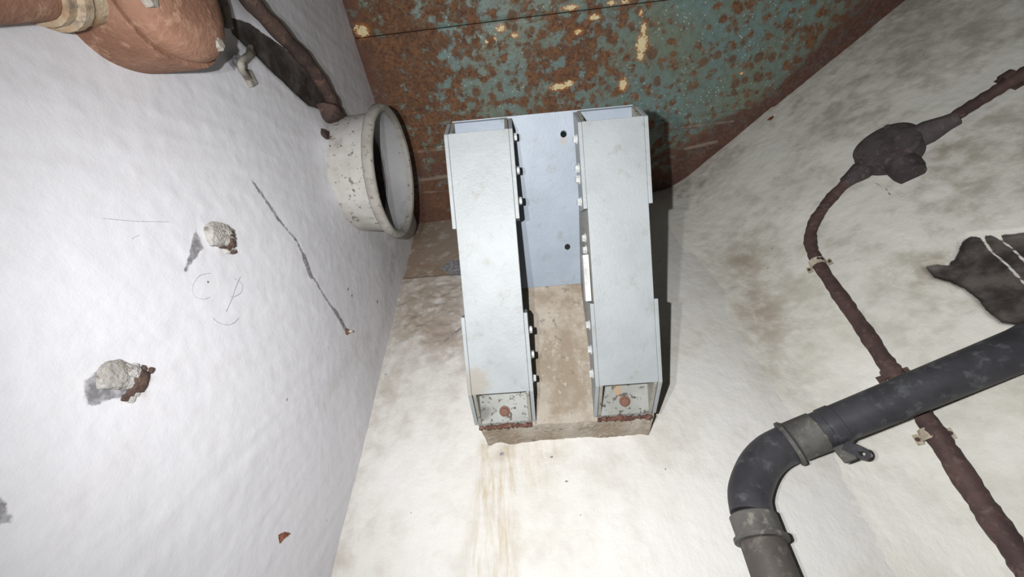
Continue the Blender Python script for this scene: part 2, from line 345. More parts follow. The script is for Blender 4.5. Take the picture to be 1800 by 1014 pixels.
# --- left wall
def left_disp(s, z):
    d = 0.005 * (fbm(s * 6, z * 6, 2, 3) - 0.5) + 0.0010 * (fbm(s * 70, z * 70, 3, 9) - 0.5)
    d += 0.0016 * (fbm((s + 0.6 * z) * 60, (z - 0.6 * s) * 9, 3, 31) - 0.5)
    q = szL(575, 250); d += 0.012 * blob(s, z, q, 0.035, 0.05)
    q = szL(600, 330); d += 0.008 * blob(s, z, q, 0.03, 0.06)
    d -= 0.004 * poly_field(s, z, [szL(*p) for p in LSTRIP], 0.006)
    return d
LSTRIP = [(404, 28), (440, 40), (500, 82), (548, 130), (580, 172), (588, 196), (562, 192), (544, 186), (524, 168), (498, 142), (476, 122), (452, 98), (428, 76), (410, 58)]
def left_fields(s, z):
    L = lambda pts: [szL(*p) for p in pts]
    bare = poly_field(s, z, L([(148, 668), (186, 638), (262, 652), (250, 680), (214, 700), (186, 702), (152, 720)]), 0.009)
    for pts, wd in (([(345, 400), (358, 436), (340, 458), (326, 478), (332, 448)], 0.007), ([(0, 868), (14, 892), (22, 918), (-30, 930), (-60, 880)], 0.009)):
        bare = np.maximum(bare, poly_field(s, z, L(pts), wd))
    bare = np.maximum(bare, 0.80 * line_field(s, z, L([(445, 318), (490, 385), (522, 425), (543, 476), (575, 528), (606, 575)]), 0.0042, 0.007))
    bare = np.maximum(bare, line_field(s, z, L([(534, 452), (546, 484)]), 0.006, 0.004))
    bare = np.maximum(bare, 0.85 * line_field(s, z, L([(588, 545), (607, 577)]), 0.006, 0.006))
    for u, v, r in ((330, 783, 4), (345, 910, 4), (505, 702, 3), (457, 626, 2), (612, 508, 2), (618, 520, 2), (663, 530, 2)):
        q = szL(u, v); pr = np.linalg.norm(szL(u + 1, v) - q); bare = np.maximum(bare, 0.80 * blob(s, z, q, r * pr * 0.7, r * pr * 1.2))
    bare = np.maximum(bare, 0.75 * blob(s, z, szL(418, 108), 0.012, 0.03))
    dark = poly_field(s, z, L(LSTRIP), 0.004)
    dark = np.maximum(dark, 0.9 * line_field(s, z, L([(572, 246), (592, 268), (588, 292), (585, 312), (596, 344), (612, 372), (629, 398), (632, 410)]), 0.0015, 0.003))
    rust = poly_field(s, z, L([(490, 940), (502, 934), (516, 937), (502, 946), (492, 957)]), 0.0016)
    dirt = 0.42 * blob(s, z, szL(690, 445), 0.06, 0.10) + 0.16 * blob(s, z, szL(640, 620), 0.06, 0.12) + 0.5 * blob(s, z, szL(640, 60), 0.06, 0.10)
    dirt += 0.5 * blob(s, z, szL(580, 235), 0.03, 0.05)
    for pts, wd, am in (([(650, 590), (580, 680), (530, 800)], 0.008, 0.22), ([(560, 640), (470, 860)], 0.006, 0.14), ([(260, 740), (200, 830), (120, 880)], 0.006, 0.18), ([(400, 620), (330, 760)], 0.006, 0.10), ([(690, 480), (660, 640)], 0.012, 0.22)):
        dirt += am * line_field(s, z, L(pts), wd, 0.02) * (0.5 + fbm(s * 30, z * 30, 3, 15))
    for (u, v) in ((262, 668), (250, 690), (404, 438), (392, 444)): dirt += 0.5 * blob(s, z, szL(u, v), 0.006)
    grime = 0.05 + 0.25 * blob(s, z, szL(40, 120), 0.05, 0.05) + 0.25 * np.clip((z - 1.7) / 0.4, 0, 1)
    return dict(bare=bare, dark=dark, rust=rust, dirt=dirt, grime=grime, stain=0 * s)
wall_left = wall_grid('wall_left', axis_steps(-0.012, -0.012, 0.86, 1.9, 0.003, 0.05), zax,
    lambda s: PA + TL * s[..., None], lambda s: np.broadcast_to(NL, s.shape + (3,)), left_disp, left_fields, M_LEFT)

# --- back wall
SB = float((PB - PA) @ TB); PHI = math.acos(TB @ TR); RF = 0.22; TF = RF * math.tan(PHI / 2)
def back_disp(s, z):
    d = 0.004 * (fbm(s * 8, z * 8, 4, 41) - 0.5) + 0.0012 * (fbm(s * 80, z * 80, 3, 44) - 0.5)
    r = poly_field(s, z, [szB(*p) for p in ((690, 486), (820, 480), (835, 560), (800, 640), (720, 600), (690, 560))], 0.03)
    d += r * 0.007 * (fbm(s * 55, z * 55, 4, 51) - 0.35)
    d -= 0.004 * poly_field(s, z, [szB(*p) for p in ((690, 390), (830, 378), (830, 480), (690, 490))], 0.004)
    st = poly_field(s, z, [szB(*p) for p in ((846, 785), (902, 785), (904, 1060), (812, 1060))], 0.006)
    d += st * 0.0025 * (0.4 + fbm(s * 120, z * 18, 3, 61))
    return d
def back_fields(s, z):
    B = lambda pts: [szB(*p) for p in pts]
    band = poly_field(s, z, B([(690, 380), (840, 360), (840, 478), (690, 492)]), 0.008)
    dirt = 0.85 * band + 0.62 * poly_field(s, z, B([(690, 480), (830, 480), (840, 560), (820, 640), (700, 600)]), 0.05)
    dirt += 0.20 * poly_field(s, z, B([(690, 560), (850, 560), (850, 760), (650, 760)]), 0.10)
    dirt += 0.5 * blob(s, z, szB(886, 800), 0.018, 0.012) + 0.4 * blob(s, z, szB(955, 800), 0.03, 0.015)
    stain = 0.8 * poly_field(s, z, B([(846, 782), (905, 785), (908, 900), (905, 1060), (800, 1060), (826, 930)]), 0.012)
    stain += 0.5 * poly_field(s, z, B([(846, 780), (985, 778), (960, 850), (860, 860)]), 0.03)
    bare = poly_field(s, z, B([(772, 470), (790, 456), (830, 452), (830, 486), (800, 484), (784, 478)]), 0.004) * 0.85
    bare = np.maximum(bare, 0.7 * line_field(s, z, B([(782, 600), (800, 585), (815, 572)]), 0.004, 0.004))
    for u, v, r in ((883, 798, 6), (970, 803, 4), (996, 846, 4), (722, 902, 3), (678, 658, 3), (1170, 825, 2), (640, 815, 2), (1020, 905, 2)):
        q = szB(u, v); pr = np.linalg.norm(szB(u + 1, v) - q); bare = np.maximum(bare, 0.9 * blob(s, z, q, r * pr, r * pr * 0.7))
    grime = 0.25 + 0.5 * np.clip(0.12 - s, 0, 0.12) / 0.12 * 0.3
    dirt += 0.25 * np.exp(-np.clip(s, 0, 9) / 0.05)
    return dict(bare=bare, dark=0 * s, rust=0 * s, dirt=dirt, grime=grime, stain=stain)
wall_back = wall_grid('wall_back', axis_steps(-0.012, -0.012, SB - TF, SB - TF, 0.003, 0.05), zax,
    lambda s: PA + TB * s[..., None], lambda s: np.broadcast_to(NB, s.shape + (3,)), back_disp, back_fields, M_BACK)

# --- right wall, with the rounded obtuse corner
CF = PB - TB * TF + NB * RF                     # axis of the rounded corner
def right_pos(q):
    a = np.clip((q + TF) / (2 * TF), 0, 1) * PHI
    arc = CF - RF * (np.cos(a)[..., None] * NB - np.sin(a)[..., None] * TB)
    return np.where((q < TF)[..., None], arc, PB + TR * q[..., None])
def right_nor(q):
    a = np.clip((q + TF) / (2 * TF), 0, 1) * PHI
    return np.cos(a)[..., None] * NB - np.sin(a)[..., None] * TB
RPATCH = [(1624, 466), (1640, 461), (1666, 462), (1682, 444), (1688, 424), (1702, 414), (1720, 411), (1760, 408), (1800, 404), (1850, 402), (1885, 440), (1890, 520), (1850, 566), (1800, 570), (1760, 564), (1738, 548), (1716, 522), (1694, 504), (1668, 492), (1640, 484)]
def right_disp(s, z):
    k = np.clip((s + TF) / 0.03, 0, 1)
    d = k * (0.008 * (fbm(s * 9, z * 9, 4, 71) - 0.5) + 0.0016 * (fbm(s * 75, z * 75, 3, 75) - 0.5))
    return d - 0.012 * poly_field(s, z, [szR(*p) for p in RPATCH], 0.005)
def right_fields(s, z):
    R = lambda pts: [szR(*p) for p in pts]
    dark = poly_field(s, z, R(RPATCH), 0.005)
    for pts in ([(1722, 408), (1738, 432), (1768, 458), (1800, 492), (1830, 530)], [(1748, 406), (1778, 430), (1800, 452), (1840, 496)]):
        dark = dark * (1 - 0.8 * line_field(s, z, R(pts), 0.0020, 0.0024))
    top = np.clip(1 - (H - z) / 0.10, 0, 1)
    dirt = 0.55 * top * fbm(s * 14, z * 14, 3, 81) + 0.42 * blob(s, z, szR(1305, 462), 0.035, 0.05) + 0.35 * blob(s, z, szR(1335, 560), 0.05, 0.08)
    dirt += 0.30 * poly_field(s, z, R([(1240, 420), (1330, 380), (1420, 560), (1400, 700), (1320, 700)]), 0.06) + 0.45 * blob(s, z, szR(1650, 275), 0.03) + 0.5 * blob(s, z, szR(1660, 480), 0.05, 0.05)
    rust = 0.62 * blob(s, z, szR(1300, 652), 0.010, 0.018) + 0.75 * blob(s, z, szR(1355, 208), 0.014, 0.01)
    bare = (0.8 * line_field(s, z, R([(1538, 322), (1556, 330), (1566, 344)]), 0.0018, 0.003))
    up = np.clip((s - 0.02) / 0.35, 0, 1)
    grime = 0.22 + 0.46 * up * np.clip((z - 1.10) / 0.35, 0.30, 1) + 0.6 * poly_field(s, z, R([(1180, 335), (1222, 322), (1250, 306), (1236, 345), (1222, 372), (1200, 402), (1186, 400)]), 0.02)
    return dict(bare=bare, dark=dark, rust=rust, dirt=dirt, grime=grime, stain=0 * s)
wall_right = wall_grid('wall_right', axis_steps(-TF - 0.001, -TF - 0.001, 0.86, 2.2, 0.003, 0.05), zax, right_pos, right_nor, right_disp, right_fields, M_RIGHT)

# ------------------------------------------------------------------ floor and ceiling
fl = mesh('floor', [(-2.0, -2.0, 0), (2.6, -2.0, 0), (2.6, 1.2, 0), (-2.0, 1.2, 0), (-2.0, -2.0, -0.1), (2.6, -2.0, -0.1), (2.6, 1.2, -0.1), (-2.0, 1.2, -0.1)],
    [(0, 1, 2, 3), (7, 6, 5, 4), (0, 4, 5, 1), (1, 5, 6, 2), (2, 6, 7, 3), (3, 7, 4, 0)], M_FLOOR); tag(fl, kind='structure')
ce = mesh('ceiling', [(-2.0, -2.0, H + 0.03), (2.6, -2.0, H + 0.03), (2.6, 1.2, H + 0.03), (-2.0, 1.2, H + 0.03), (-2.0, -2.0, H + 0.15), (2.6, -2.0, H + 0.15), (2.6, 1.2, H + 0.15), (-2.0, 1.2, H + 0.15)],
    [(3, 2, 1, 0), (4, 5, 6, 7), (0, 1, 5, 4), (1, 2, 6, 5), (2, 3, 7, 6), (3, 0, 4, 7)], M_BROWN); tag(ce, kind='structure')
SE1 = (on_ceil(628, 68), on_ceil(1195, -3)); SE2 = (on_ceil(728, 262), on_ceil(1330, 192))
DS = nrm(SE1[1] - SE1[0] + SE2[1] - SE2[0]); NS = np.cross(Z, DS)          # along the seams, and towards the wall
y1, y2 = (SE1[0] @ NS + SE1[1] @ NS) / 2, (SE2[0] @ NS + SE2[1] @ NS) / 2
def cxy(u, v): p = on_ceil(u, v); return np.array([p @ DS, p @ NS])
def ceil_fields(X, Y):
    Wd = X[..., None] * DS + Y[..., None] * NS
    dl = (Wd - PA) @ NL; dr = (Wd - PB) @ NR; db = (Wd - PA) @ NB
    lr = np.clip((X - cxy(760, 120)[0]) / 0.55, 0, 1)
    bias = 0.73 - 0.27 * lr
    bias += 0.30 * np.exp(-np.clip(db, 0, 9) / 0.10) + 0.25 * np.exp(-np.clip(dr, 0, 9) / 0.05)
    for (u, v, ru, a) in ((1000, 105, 60, 0.22), (1030, 60, 60, 0.18), (700, 140, 80, 0.22), (1010, 150, 60, 0.12), (1270, 60, 50, 0.10), (720, 90, 60, 0.15), (900, 40, 40, -0.1), (880, 110, 40, -0.16), (960, 85, 30, -0.2), (1060, 170, 60, -0.1), (870, 190, 60, -0.18), (1300, 170, 60, -0.2), (1220, 150, 50, -0.12), (1190, 40, 50, -0.18), (960, 20, 50, -0.1), (1430, 80, 60, 0.10)):
        c = cxy(u, v); r = np.linalg.norm(cxy(u + ru, v) - c); bias += a * blob(X, Y, c, r)
    mar = 0.95 * np.exp(-(np.clip(dr - 0.012, 0, 9) / 0.055) ** 2) + 0.9 * np.exp(-(np.clip(dl, 0, 9) / 0.05) ** 2) * 0.8
    mar += 0.55 * np.clip((Y - y2) / 0.02, 0, 1) * (0.4 + 0.9 * fbm(X * 10, Y * 50, 3, 7))
    mar += 0.45 * np.clip((X - cxy(1400, 60)[0]) / 0.12, 0, 1)
    cream = 0 * X
    for (u, v, a, b) in ((1128, 78, 12, 20), (1125, 98, 8, 10), (1131, 50, 6, 14), (983, 152, 20, 7), (1000, 146, 10, 6), (1095, 148, 9, 12), (1002, 14, 18, 6), (1075, 6, 10, 5), (1098, 4, 12, 4), (880, 50, 10, 8), (905, 62, 8, 6), (870, 68, 4, 4), (1126, 22, 4, 8), (1045, 30, 12, 6), (1016, 56, 10, 6), (855, 73, 4, 5), (1303, 128, 5, 3), (636, 55, 14, 14), (1340, 40, 3, 2)):
        c = cxy(u, v); rx = np.linalg.norm(cxy(u + a, v) - c); ry = np.linalg.norm(cxy(u, v + b) - c)
        cream = np.maximum(cream, 0.82 * blob(X, Y, c, rx, ry))
    scr = 0 * X
    for pts, wd in (([(736, 268), (800, 260)], 0.004), ([(738, 318), (800, 308)], 0.006), ([(1205, 262), (1260, 250)], 0.006), ([(1200, 225), (1290, 214)], 0.004), ([(735, 340), (800, 335)], 0.004)):
        scr = np.maximum(scr, 0.8 * line_field(X, Y, [cxy(*p) for p in pts], wd, 0.006))
    return dict(rustbias=bias, maroon=mar, cream=cream, scrape=scr)
def steel_plate(ya, yb, z0, th, fine):
    xs = axis_steps(-1.6, -0.55, 1.25, 2.2, 0.006 if fine else 0.05, 0.05); ys = axis_steps(ya, ya, yb, yb, 0.006 if fine else 0.05, 0.05); ys = ys[ys < yb - 1e-4]; ys = np.append(ys, yb)
    X, Y = np.meshgrid(xs, ys, indexing='ij'); nx, ny = X.shape
    V = X[..., None] * DS + Y[..., None] * NS
    edge = np.minimum(np.clip((Y - ya) / 0.004, 0, 1), np.clip((yb - Y) / 0.004, 0, 1))
    V[..., 2] = z0 + 0.004 * (fbm(X * 5, Y * 5, 3, 5) - 0.5) + 0.0025 * (1 - edge)
    top = V.copy(); top[..., 2] = z0 + th
    idx = np.arange(nx * ny).reshape(nx, ny)
    Fq = np.stack([idx[:-1, :-1], idx[:-1, 1:], idx[1:, 1:], idx[1:, :-1]], -1).reshape(-1, 4)
    rim = np.concatenate([idx[:, 0], idx[-1, 1:], idx[-2::-1, -1], idx[0, -2:0:-1]]); n = nx * ny; k = len(rim)
    tv = V.reshape(-1, 3)[rim].copy(); tv[:, 2] = z0 + th
    sides = np.stack([rim, np.roll(rim, -1), n + np.roll(np.arange(k), -1), n + np.arange(k)], -1)
    vv = np.concatenate([V.reshape(-1, 3), tv])
    o = mesh('steel_plate', vv, np.concatenate([Fq, sides]).tolist() , M_CEIL, ce, smooth=True)
    smooth_by_angle(o, 40)
    for kk, a in ceil_fields(X, Y).items():
        at = o.data.attributes.new(kk, 'FLOAT', 'POINT'); at.data.foreach_set('value', np.concatenate([np.clip(a, 0, 1).reshape(-1), np.full(k, 0.9 if kk in ('rustbias', 'maroon') else 0)]).astype(np.float32))
    return o
steel_plate(y1 - 1.3, y1 - 0.5, H + 0.003, 0.02, False)
steel_plate(y1 - 0.495, y1 - 0.0008, H + 0.001, 0.02, True)
steel_plate(y1 + 0.0008, y2 - 0.001, H - 0.002, 0.02, True)
steel_plate(y2 + 0.001, max((PA @ NS), (PB @ NS)) + 0.12, H + 0.004, 0.02, True)

# ------------------------------------------------------------------ the inclined double channel and its plaster corbel
ttop = lambda d: 0.531 - 0.753 * d          # upright cut at the upper end
tbot = lambda d: 1.71 * d                   # level cut at the lower end
cr = empty('twin_channel', dev(0, 0, 0))
tag(cr, 'pale grey painted twin steel channels leaning out from the corbel on one backing plate', 'steel channel')
# backing plate with two bolt holes
def holed_plate(x0, x1, t0, t1, holes, r, d0, d1):
    g = G(); q = r * 2.2; seg = 16
    E_ = lambda x, t, d: dev(x, t, d - 0.320 * (0.5325 - t))
    def quad(a, b, c, d_): g.box8([E_(a, c, d0), E_(b, c, d0), E_(b, d_, d0), E_(a, d_, d0), E_(a, c, d1), E_(b, c, d1), E_(b, d_, d1), E_(a, d_, d1)])
    hx = holes[0][0]; quad(x0, hx - q, t0, t1); quad(hx + q, x1, t0, t1)
    cur = t0
    for (_, ht) in sorted(holes, key=lambda k: k[1]):
        quad(hx - q, hx + q, cur, ht - q); cur = ht + q
        ring = []
        for k in range(seg):
            a = 2 * math.pi * k / seg; cx, sx = math.cos(a), math.sin(a); m_ = max(abs(cx), abs(sx))
            ring.append((hx + r * cx, ht + r * sx, hx + q * cx / m_, ht + q * sx / m_))
        vs = [E_(a, b, d) for d in (d0, d1) for a, b, _1, _2 in ring] + [E_(c, e, d) for d in (d0, d1) for _1, _2, c, e in ring]
        fs = []
        for k in range(seg):
            j = (k + 1) % seg; fs += [(k, j, 2 * seg + j, 2 * seg + k), (seg + j, seg + k, 3 * seg + k, 3 * seg + j), (j, k, seg + k, seg + j)]
        g.add(vs, fs)
    quad(hx - q, hx + q, cur, t1)
    return g
PD_ = lambda t: -0.0005 - 0.320 * (0.5325 - t)      # the backing plate falls away from the channels downwards
o = holed_plate(-0.151, 0.151, 0.236, 0.5325, [(0.035, 0.499), (0.035, 0.309)], 0.0055, -0.006, -0.0005).obj('backing_plate', M_PLATE, cr)
bm = bmesh.new(); bm.from_mesh(o.data); bmesh.ops.remove_doubles(bm, verts=bm.verts, dist=1e-5); bm.to_mesh(o.data); bm.free()
# shared bolt meshes
def bolt_mesh(name, r, h, mat, washer=True):
    vs, fs = [], []
    def ring(n, rad, z, off=0.0): b = len(vs); vs.extend([(rad * math.cos(2 * math.pi * k / n + off), rad * math.sin(2 * math.pi * k / n + off), z) for k in range(n)]); return b
    a = ring(6, r, 0); b = ring(6, r, h * 0.85); c = ring(6, r * 0.82, h)
    for p, q in ((a, b), (b, c)): fs += [(p + k, p + (k + 1) % 6, q + (k + 1) % 6, q + k) for k in range(6)]
    fs.append([c + k for k in range(6)])
    if washer:
        a = ring(14, r * 1.35, 0); b = ring(14, r * 1.35, h * 0.25); fs += [(a + k, a + (k + 1) % 14, b + (k + 1) % 14, b + k) for k in range(14)]; fs.append([b + k for k in range(14)])
    me = bpy.data.meshes.new(name); me.from_pydata(vs, [], fs); me.update(); me.materials.append(mat); return me
def place(name, me, loc, axis, parent, spin=0.0):
    ob = bpy.data.objects.new(name, me); COL.objects.link(ob); ob.parent = parent
    q = Vector(axis).to_track_quat('Z', 'Y').to_matrix().to_4x4() @ Matrix.Rotation(spin, 4, 'Z')
    ob.matrix_local = Matrix.Translation(Vector(np.asarray(loc) - BASE[parent.name])) @ q; BASE[ob.name] = BASE[parent.name]
    return ob
ME_SIDE = bolt_mesh('side_bolt', 0.0062, 0.0062, M_BOLTW); ME_ANCH = bolt_mesh('anchor_bolt', 0.0072, 0.006, M_BOLTR)
for sgn, xc in ((-1, -0.105), (1, 0.105)):
    # U section: web against the plinth, two flanges forward, upright cut above, level cut below
    D0, D1, HW, TK = 0.0, 0.043, 0.0470, 0.0055
    g = G()
    def slab(xa, xb, da, db, ta=None, tb=None):
        P = []
        for d in (da, db):
            lo = tbot(d) if ta is None else ta; hi = ttop(d) if tb is None else tb
            P += [dev(xa, lo, d), dev(xb, lo, d), dev(xb, hi, d), dev(xa, hi, d)]
        return P
    side_poly = [(tbot(D1), D1), (0.0, 0.0), (0.236, -0.094), (0.5315, -0.0008), (ttop(D1), D1)]
    for xa, xb in ((xc - HW, xc - HW + TK), (xc + HW - TK, xc + HW)): g.prism([dev(xa, t, d) for t, d in side_poly], [dev(xb, t, d) for t, d in side_poly])
    ch = bevel(g.obj('channel', M_EDGE, cr), 0.0008)
    g = G(); g.box8(slab(xc - HW + TK, xc + HW - TK, D0, D0 + 0.006, None, 0.30)); g.obj('web', M_WEB, ch)
    g = G(); g.box8(slab(xc - HW + TK, xc + HW - TK, D0, D0 + 0.006, 0.30, None)); g.obj('web', M_PLATE, ch)
    cv = G(); cv.box8(slab(xc - HW - 0.0008, xc + HW + 0.0008, D1 + 0.0003, D1 + 0.0043, 0.0769, 0.498))
    bevel(cv.obj('cover_plate', M_PAINT, ch), 0.0009)
    rl = G(); rl.tube([dev(xc - HW + 0.094 * k / 30, 0.001 + 0.003 * random.random(), 0.005) for k in range(31)], [0.0022 + 0.0038 * random.random() ** 1.5 for k in range(31)], 9, wob=0.6); smooth_by_angle(rl.obj('rust_seam', M_RUSTEDGE, ch), 60)
    for side in (-1, 1):
        xo = xc + side * (HW + 0.0010); xe = xo + side * 0.0062
        for part_, (ta, tb) in (('upper', (0.358 + 0.006 * (sgn > 0) + (-0.008 if side < 0 and sgn < 0 else 0), None)), ('lower', (None, 0.207 + 0.006 * (sgn > 0)))):
            g = G(); P = []
            for d in (0.004, D1 + 0.0046):
                lo = tbot(min(d, 0.045)) if ta is None else ta; hi = ttop(min(d, 0.045)) if tb is None else tb
                P += [dev(min(xo, xe), lo, d), dev(max(xo, xe), lo, d), dev(max(xo, xe), hi, d), dev(min(xo, xe), hi, d)]
            g.box8(P); bevel(g.obj('side_plate', M_PAINT, ch), 0.0008)
            ts = (0.49, 0.437, 0.388) if part_ == 'upper' else (0.175, 0.133, 0.092)
            if side == -1 and part_ == 'upper': ts = (0.478, 0.432, 0.414, 0.378)
            for t in (ts if side * sgn < 0 else ()): place('bolt', ME_SIDE, dev(xe, t, 0.026), LAT * side, ch, random.random())
    place('anchor_bolt', ME_ANCH, dev(xc + 0.001, 0.030 + 0.003 * (sgn > 0), 0.006), DN, ch, 0.2 + sgn * 0.3)
    if sgn > 0:
        g = G(); g.box8(slab(xc - HW - 0.011, xc - HW - 0.0012, 0.012, 0.030, 0.215, 0.292)); bevel(g.obj('splice_bar', M_BOLTW, ch), 0.0008)
        for t in (0.235, 0.262, 0.30, 0.32): place('rivet', ME_SIDE, dev(xc - HW - 0.0005, t, 0.006), -LAT, ch)
# plaster corbel that carries it
def corbel():
    nx, nt = 50, 44; V = []; fr = []
    rows = [('under', k / 5) for k in range(6)] + [('front', k / nt) for k in range(1, nt + 1)] + [('top', k / 8) for k in range(1, 9)]
    for kind, q in rows:
        for i in range(nx + 1):
            x = -0.152 + 0.306 * i / nx + (0.004 if i == nx else 0)
            f0 = dev(x, -0.002, -0.001); f1 = dev(x, 0.240, -0.101)
            wl = f0 - NB * ((f0 - PA) @ NB) - NB * 0.03; w1 = f1 - NB * ((f1 - PA) @ NB) - NB * 0.03
            wl[2] = f0[2] - 0.002 - 0.012 * i / nx; wl = wl - LAT * (0.022 * i / nx - 0.010)
            if kind == 'under': p = wl + (f0 - wl) * q
            elif kind == 'front': p = f0 + (f1 - f0) * q
            else: p = f1 + (w1 - f1) * q
            V.append(p)
    V = np.array(V).reshape(len(rows), nx + 1, 3)
    s = V @ LAT; t = V @ AX
    V += DN * (0.006 * (fbm(s * 60, t * 60, 4, 121) - 0.85))[..., None]
    V[:6] += Z * (0.010 * (fbm(s[:6] * 40, t[:6] * 40, 3, 131) - 0.5))[..., None]
    n1 = nx + 1; fs = [(i * n1 + k, i * n1 + k + 1, (i + 1) * n1 + k + 1, (i + 1) * n1 + k) for i in range(len(rows) - 1) for k in range(nx)]
    m = len(rows); fs += [[i * n1 for i in range(m)], [i * n1 + nx for i in range(m - 1, -1, -1)]]
    o = recalc(mesh('corbel', V.reshape(-1, 3), fs, M_CORBEL, wall_back)); smooth_by_angle(o, 40); return o
corbel()

# ------------------------------------------------------------------ ventilation duct stub on the left wall
RC = np.array([-0.24707, 0.37438, CZ + 0.84618]); RN = nrm(np.array([0.99858, 0.00386, -0.05314])); RR = 0.1427
dk = empty('ventilation_duct', RC - RN * 0.10); tag(dk, 'white painted round ventilation duct stub with open flanged mouth on the left wall', 'duct')
g = G(); g.lathe(RC, RN, [(-0.13, 0.121), (-0.10, 0.122), (-0.05, 0.124), (-0.012, 0.128), (-0.010, 0.131)], 72, fn=lambda a, h: 1 + 0.006 * math.sin(3 * a + 40 * h))
body = smooth_by_angle(g.obj('duct_body', M_DUCT, dk), 40)
g = G(); g.lathe(RC, RN, [(-0.012, 0.130), (-0.012, 0.1385), (-0.008, RR), (0.004, RR), (0.009, 0.1395), (0.010, 0.134), (0.007, 0.1285), (-0.006, 0.1275)], 96, closed=True, fn=lambda a, h: 1 + 0.004 * math.sin(7 * a) * math.sin(3 * a))
smooth_by_angle(g.obj('flange', M_FLANGE, dk), 50)
g = G(); g.lathe(RC, RN, [(-0.004, 0.1275), (-0.02, 0.1215), (-0.050, 0.1195), (-0.056, 0.117)], 72)
smooth_by_angle(g.obj('duct_lining', M_DUCTIN, dk), 40)
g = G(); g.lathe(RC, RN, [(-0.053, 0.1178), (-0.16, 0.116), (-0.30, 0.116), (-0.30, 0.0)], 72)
smooth_by_angle(g.obj('shade_dark_throat', M_BOX, dk), 40)  # dark colour paints in the shade that the mouth rim casts deeper inside

# ------------------------------------------------------------------ rusted junction box high on the left wall
JC = onL(186, -12); jb = empty('junction_box', JC); tag(jb, 'orange rusted cast iron junction box with bolted round lid on the left wall', 'junction box')
prR = np.linalg.norm(onL(370, 30) - onL(125, 30)) / 2
def lump(a, h): return 1 + 0.03 * math.sin(2 * a + 0.6) + 0.02 * math.sin(5 * a)
jr = 0.069
g = G(); g.lathe(JC, NL, [(-0.01, jr * 0.98), (0.012, jr * 1.0), (0.042, jr * 1.02), (0.050, jr * 1.01), (0.051, 0.0)], 64, fn=lump)
smooth_by_angle(g.obj('housing', M_ORANGE, jb), 40)
g = G(); g.lathe(JC, NL, [(0.047, jr * 0.93), (0.056, jr * 0.945), (0.063, jr * 0.91), (0.071, jr * 0.80), (0.078, jr * 0.55), (0.080, jr * 0.25), (0.0805, 0.0)], 64, fn=lump)
lid = smooth_by_angle(g.obj('lid', M_ORANGE, jb), 40)
ME_J = bolt_mesh('lid_bolt', 0.0065, 0.007, M_GREYM, False)
ja = onL(218, 28, 0.072) - JC; ja = ja - NL * (ja @ NL); j0 = math.atan2(ja @ Z, ja @ TL)
for k in range(4):
    a = j0 + k * math.pi / 2; rr = min(np.linalg.norm(ja), jr * 0.78)
    place('bolt', ME_J, JC + NL * (0.074 if rr < jr * 0.6 else 0.068) + rr * (math.cos(a) * TL + math.sin(a) * Z), NL, lid, a)
kn = onL(356, 36, 0.030); V, fs = None, None
g = G(); g.lathe(kn - NL * 0.012, NL, [(0, 0.010), (0.012, 0.009), (0.017, 0.006), (0.018, 0.0)], 14, fn=lump); smooth_by_angle(g.obj('lug', M_ORANGE, jb), 40)
# conduit neck running off to the left
nk = onL(70, 15, 0.024); nk0 = onL(-90, -20, 0.024)
dirn = nrm(nk0 - JC - NL * 0.024); b0 = JC + NL * 0.024 + dirn * jr * 0.9
g = G(); g.tube([b0, b0 + dirn * 0.02, b0 + dirn * 0.022, b0 + dirn * 0.03, b0 + dirn * 0.032, b0 + dirn * 0.040], [0.026, 0.024, 0.028, 0.028, 0.024, 0.024], 24)
smooth_by_angle(g.obj('gland', M_NECK, jb), 30)
g = G(); g.tube([b0 + dirn * 0.036, b0 + dirn * 0.06, b0 + dirn * 0.45], 0.020, 20); smooth_by_angle(g.obj('conduit_neck', M_ORANGE, jb), 30)

# ------------------------------------------------------------------ thick rusted cable descending to the duct
P = [onL(u, v, off) for u, v, off in ((352, -110, 0.022), (402, -45, 0.022), (446, 8, 0.022), (494, 60, 0.021), (542, 112, 0.020), (574, 160, 0.018), (588, 190, 0.014), (594, 204, 0.006), (597, 212, -0.008))]
cb = empty('rusted_pipe', P[-3]); tag(cb, 'thick brown rusted pipe slanting down the left wall to the duct', 'pipe')
sp = spline(P, 8); g = G(); g.tube(sp, [0.0125 + 0.0010 * math.sin(i * 0.9) for i in range(len(sp))], 18, wob=0.10)
smooth_by_angle(g.obj('pipe_run', M_BROWN, cb), 60)
c0 = onL(572, 208, 0.0); tdir = nrm(onL(584, 206) - onL(530, 128)); cdir = np.cross(NL, tdir)
CLAMP_AT = (c0, tdir, cdir)
# thin cables that hang behind the box
for i, (px, r, lab) in enumerate(((((352, -60), (368, -10), (378, 26), (386, 56)), 0.0055, 'thin brown rusted cable end just behind the orange junction box'), (((372, -60), (388, -12), (396, 20), (402, 50)), 0.0060, 'thin grey cable end close beside the slanting brown pipe'))):
    pts = spline([onL(u, v, 0.018 - 0.004 * k) for k, (u, v) in enumerate(px)], 6)
    g = G(); g.tube(pts, r, 10, wob=0.12); o = g.obj('thin_cable', M_BROWN if i == 0 else M_GREYM, None, pts[-1]); smooth_by_angle(o, 60); tag(o, lab, 'cable', 'cable ends beside the orange junction box')
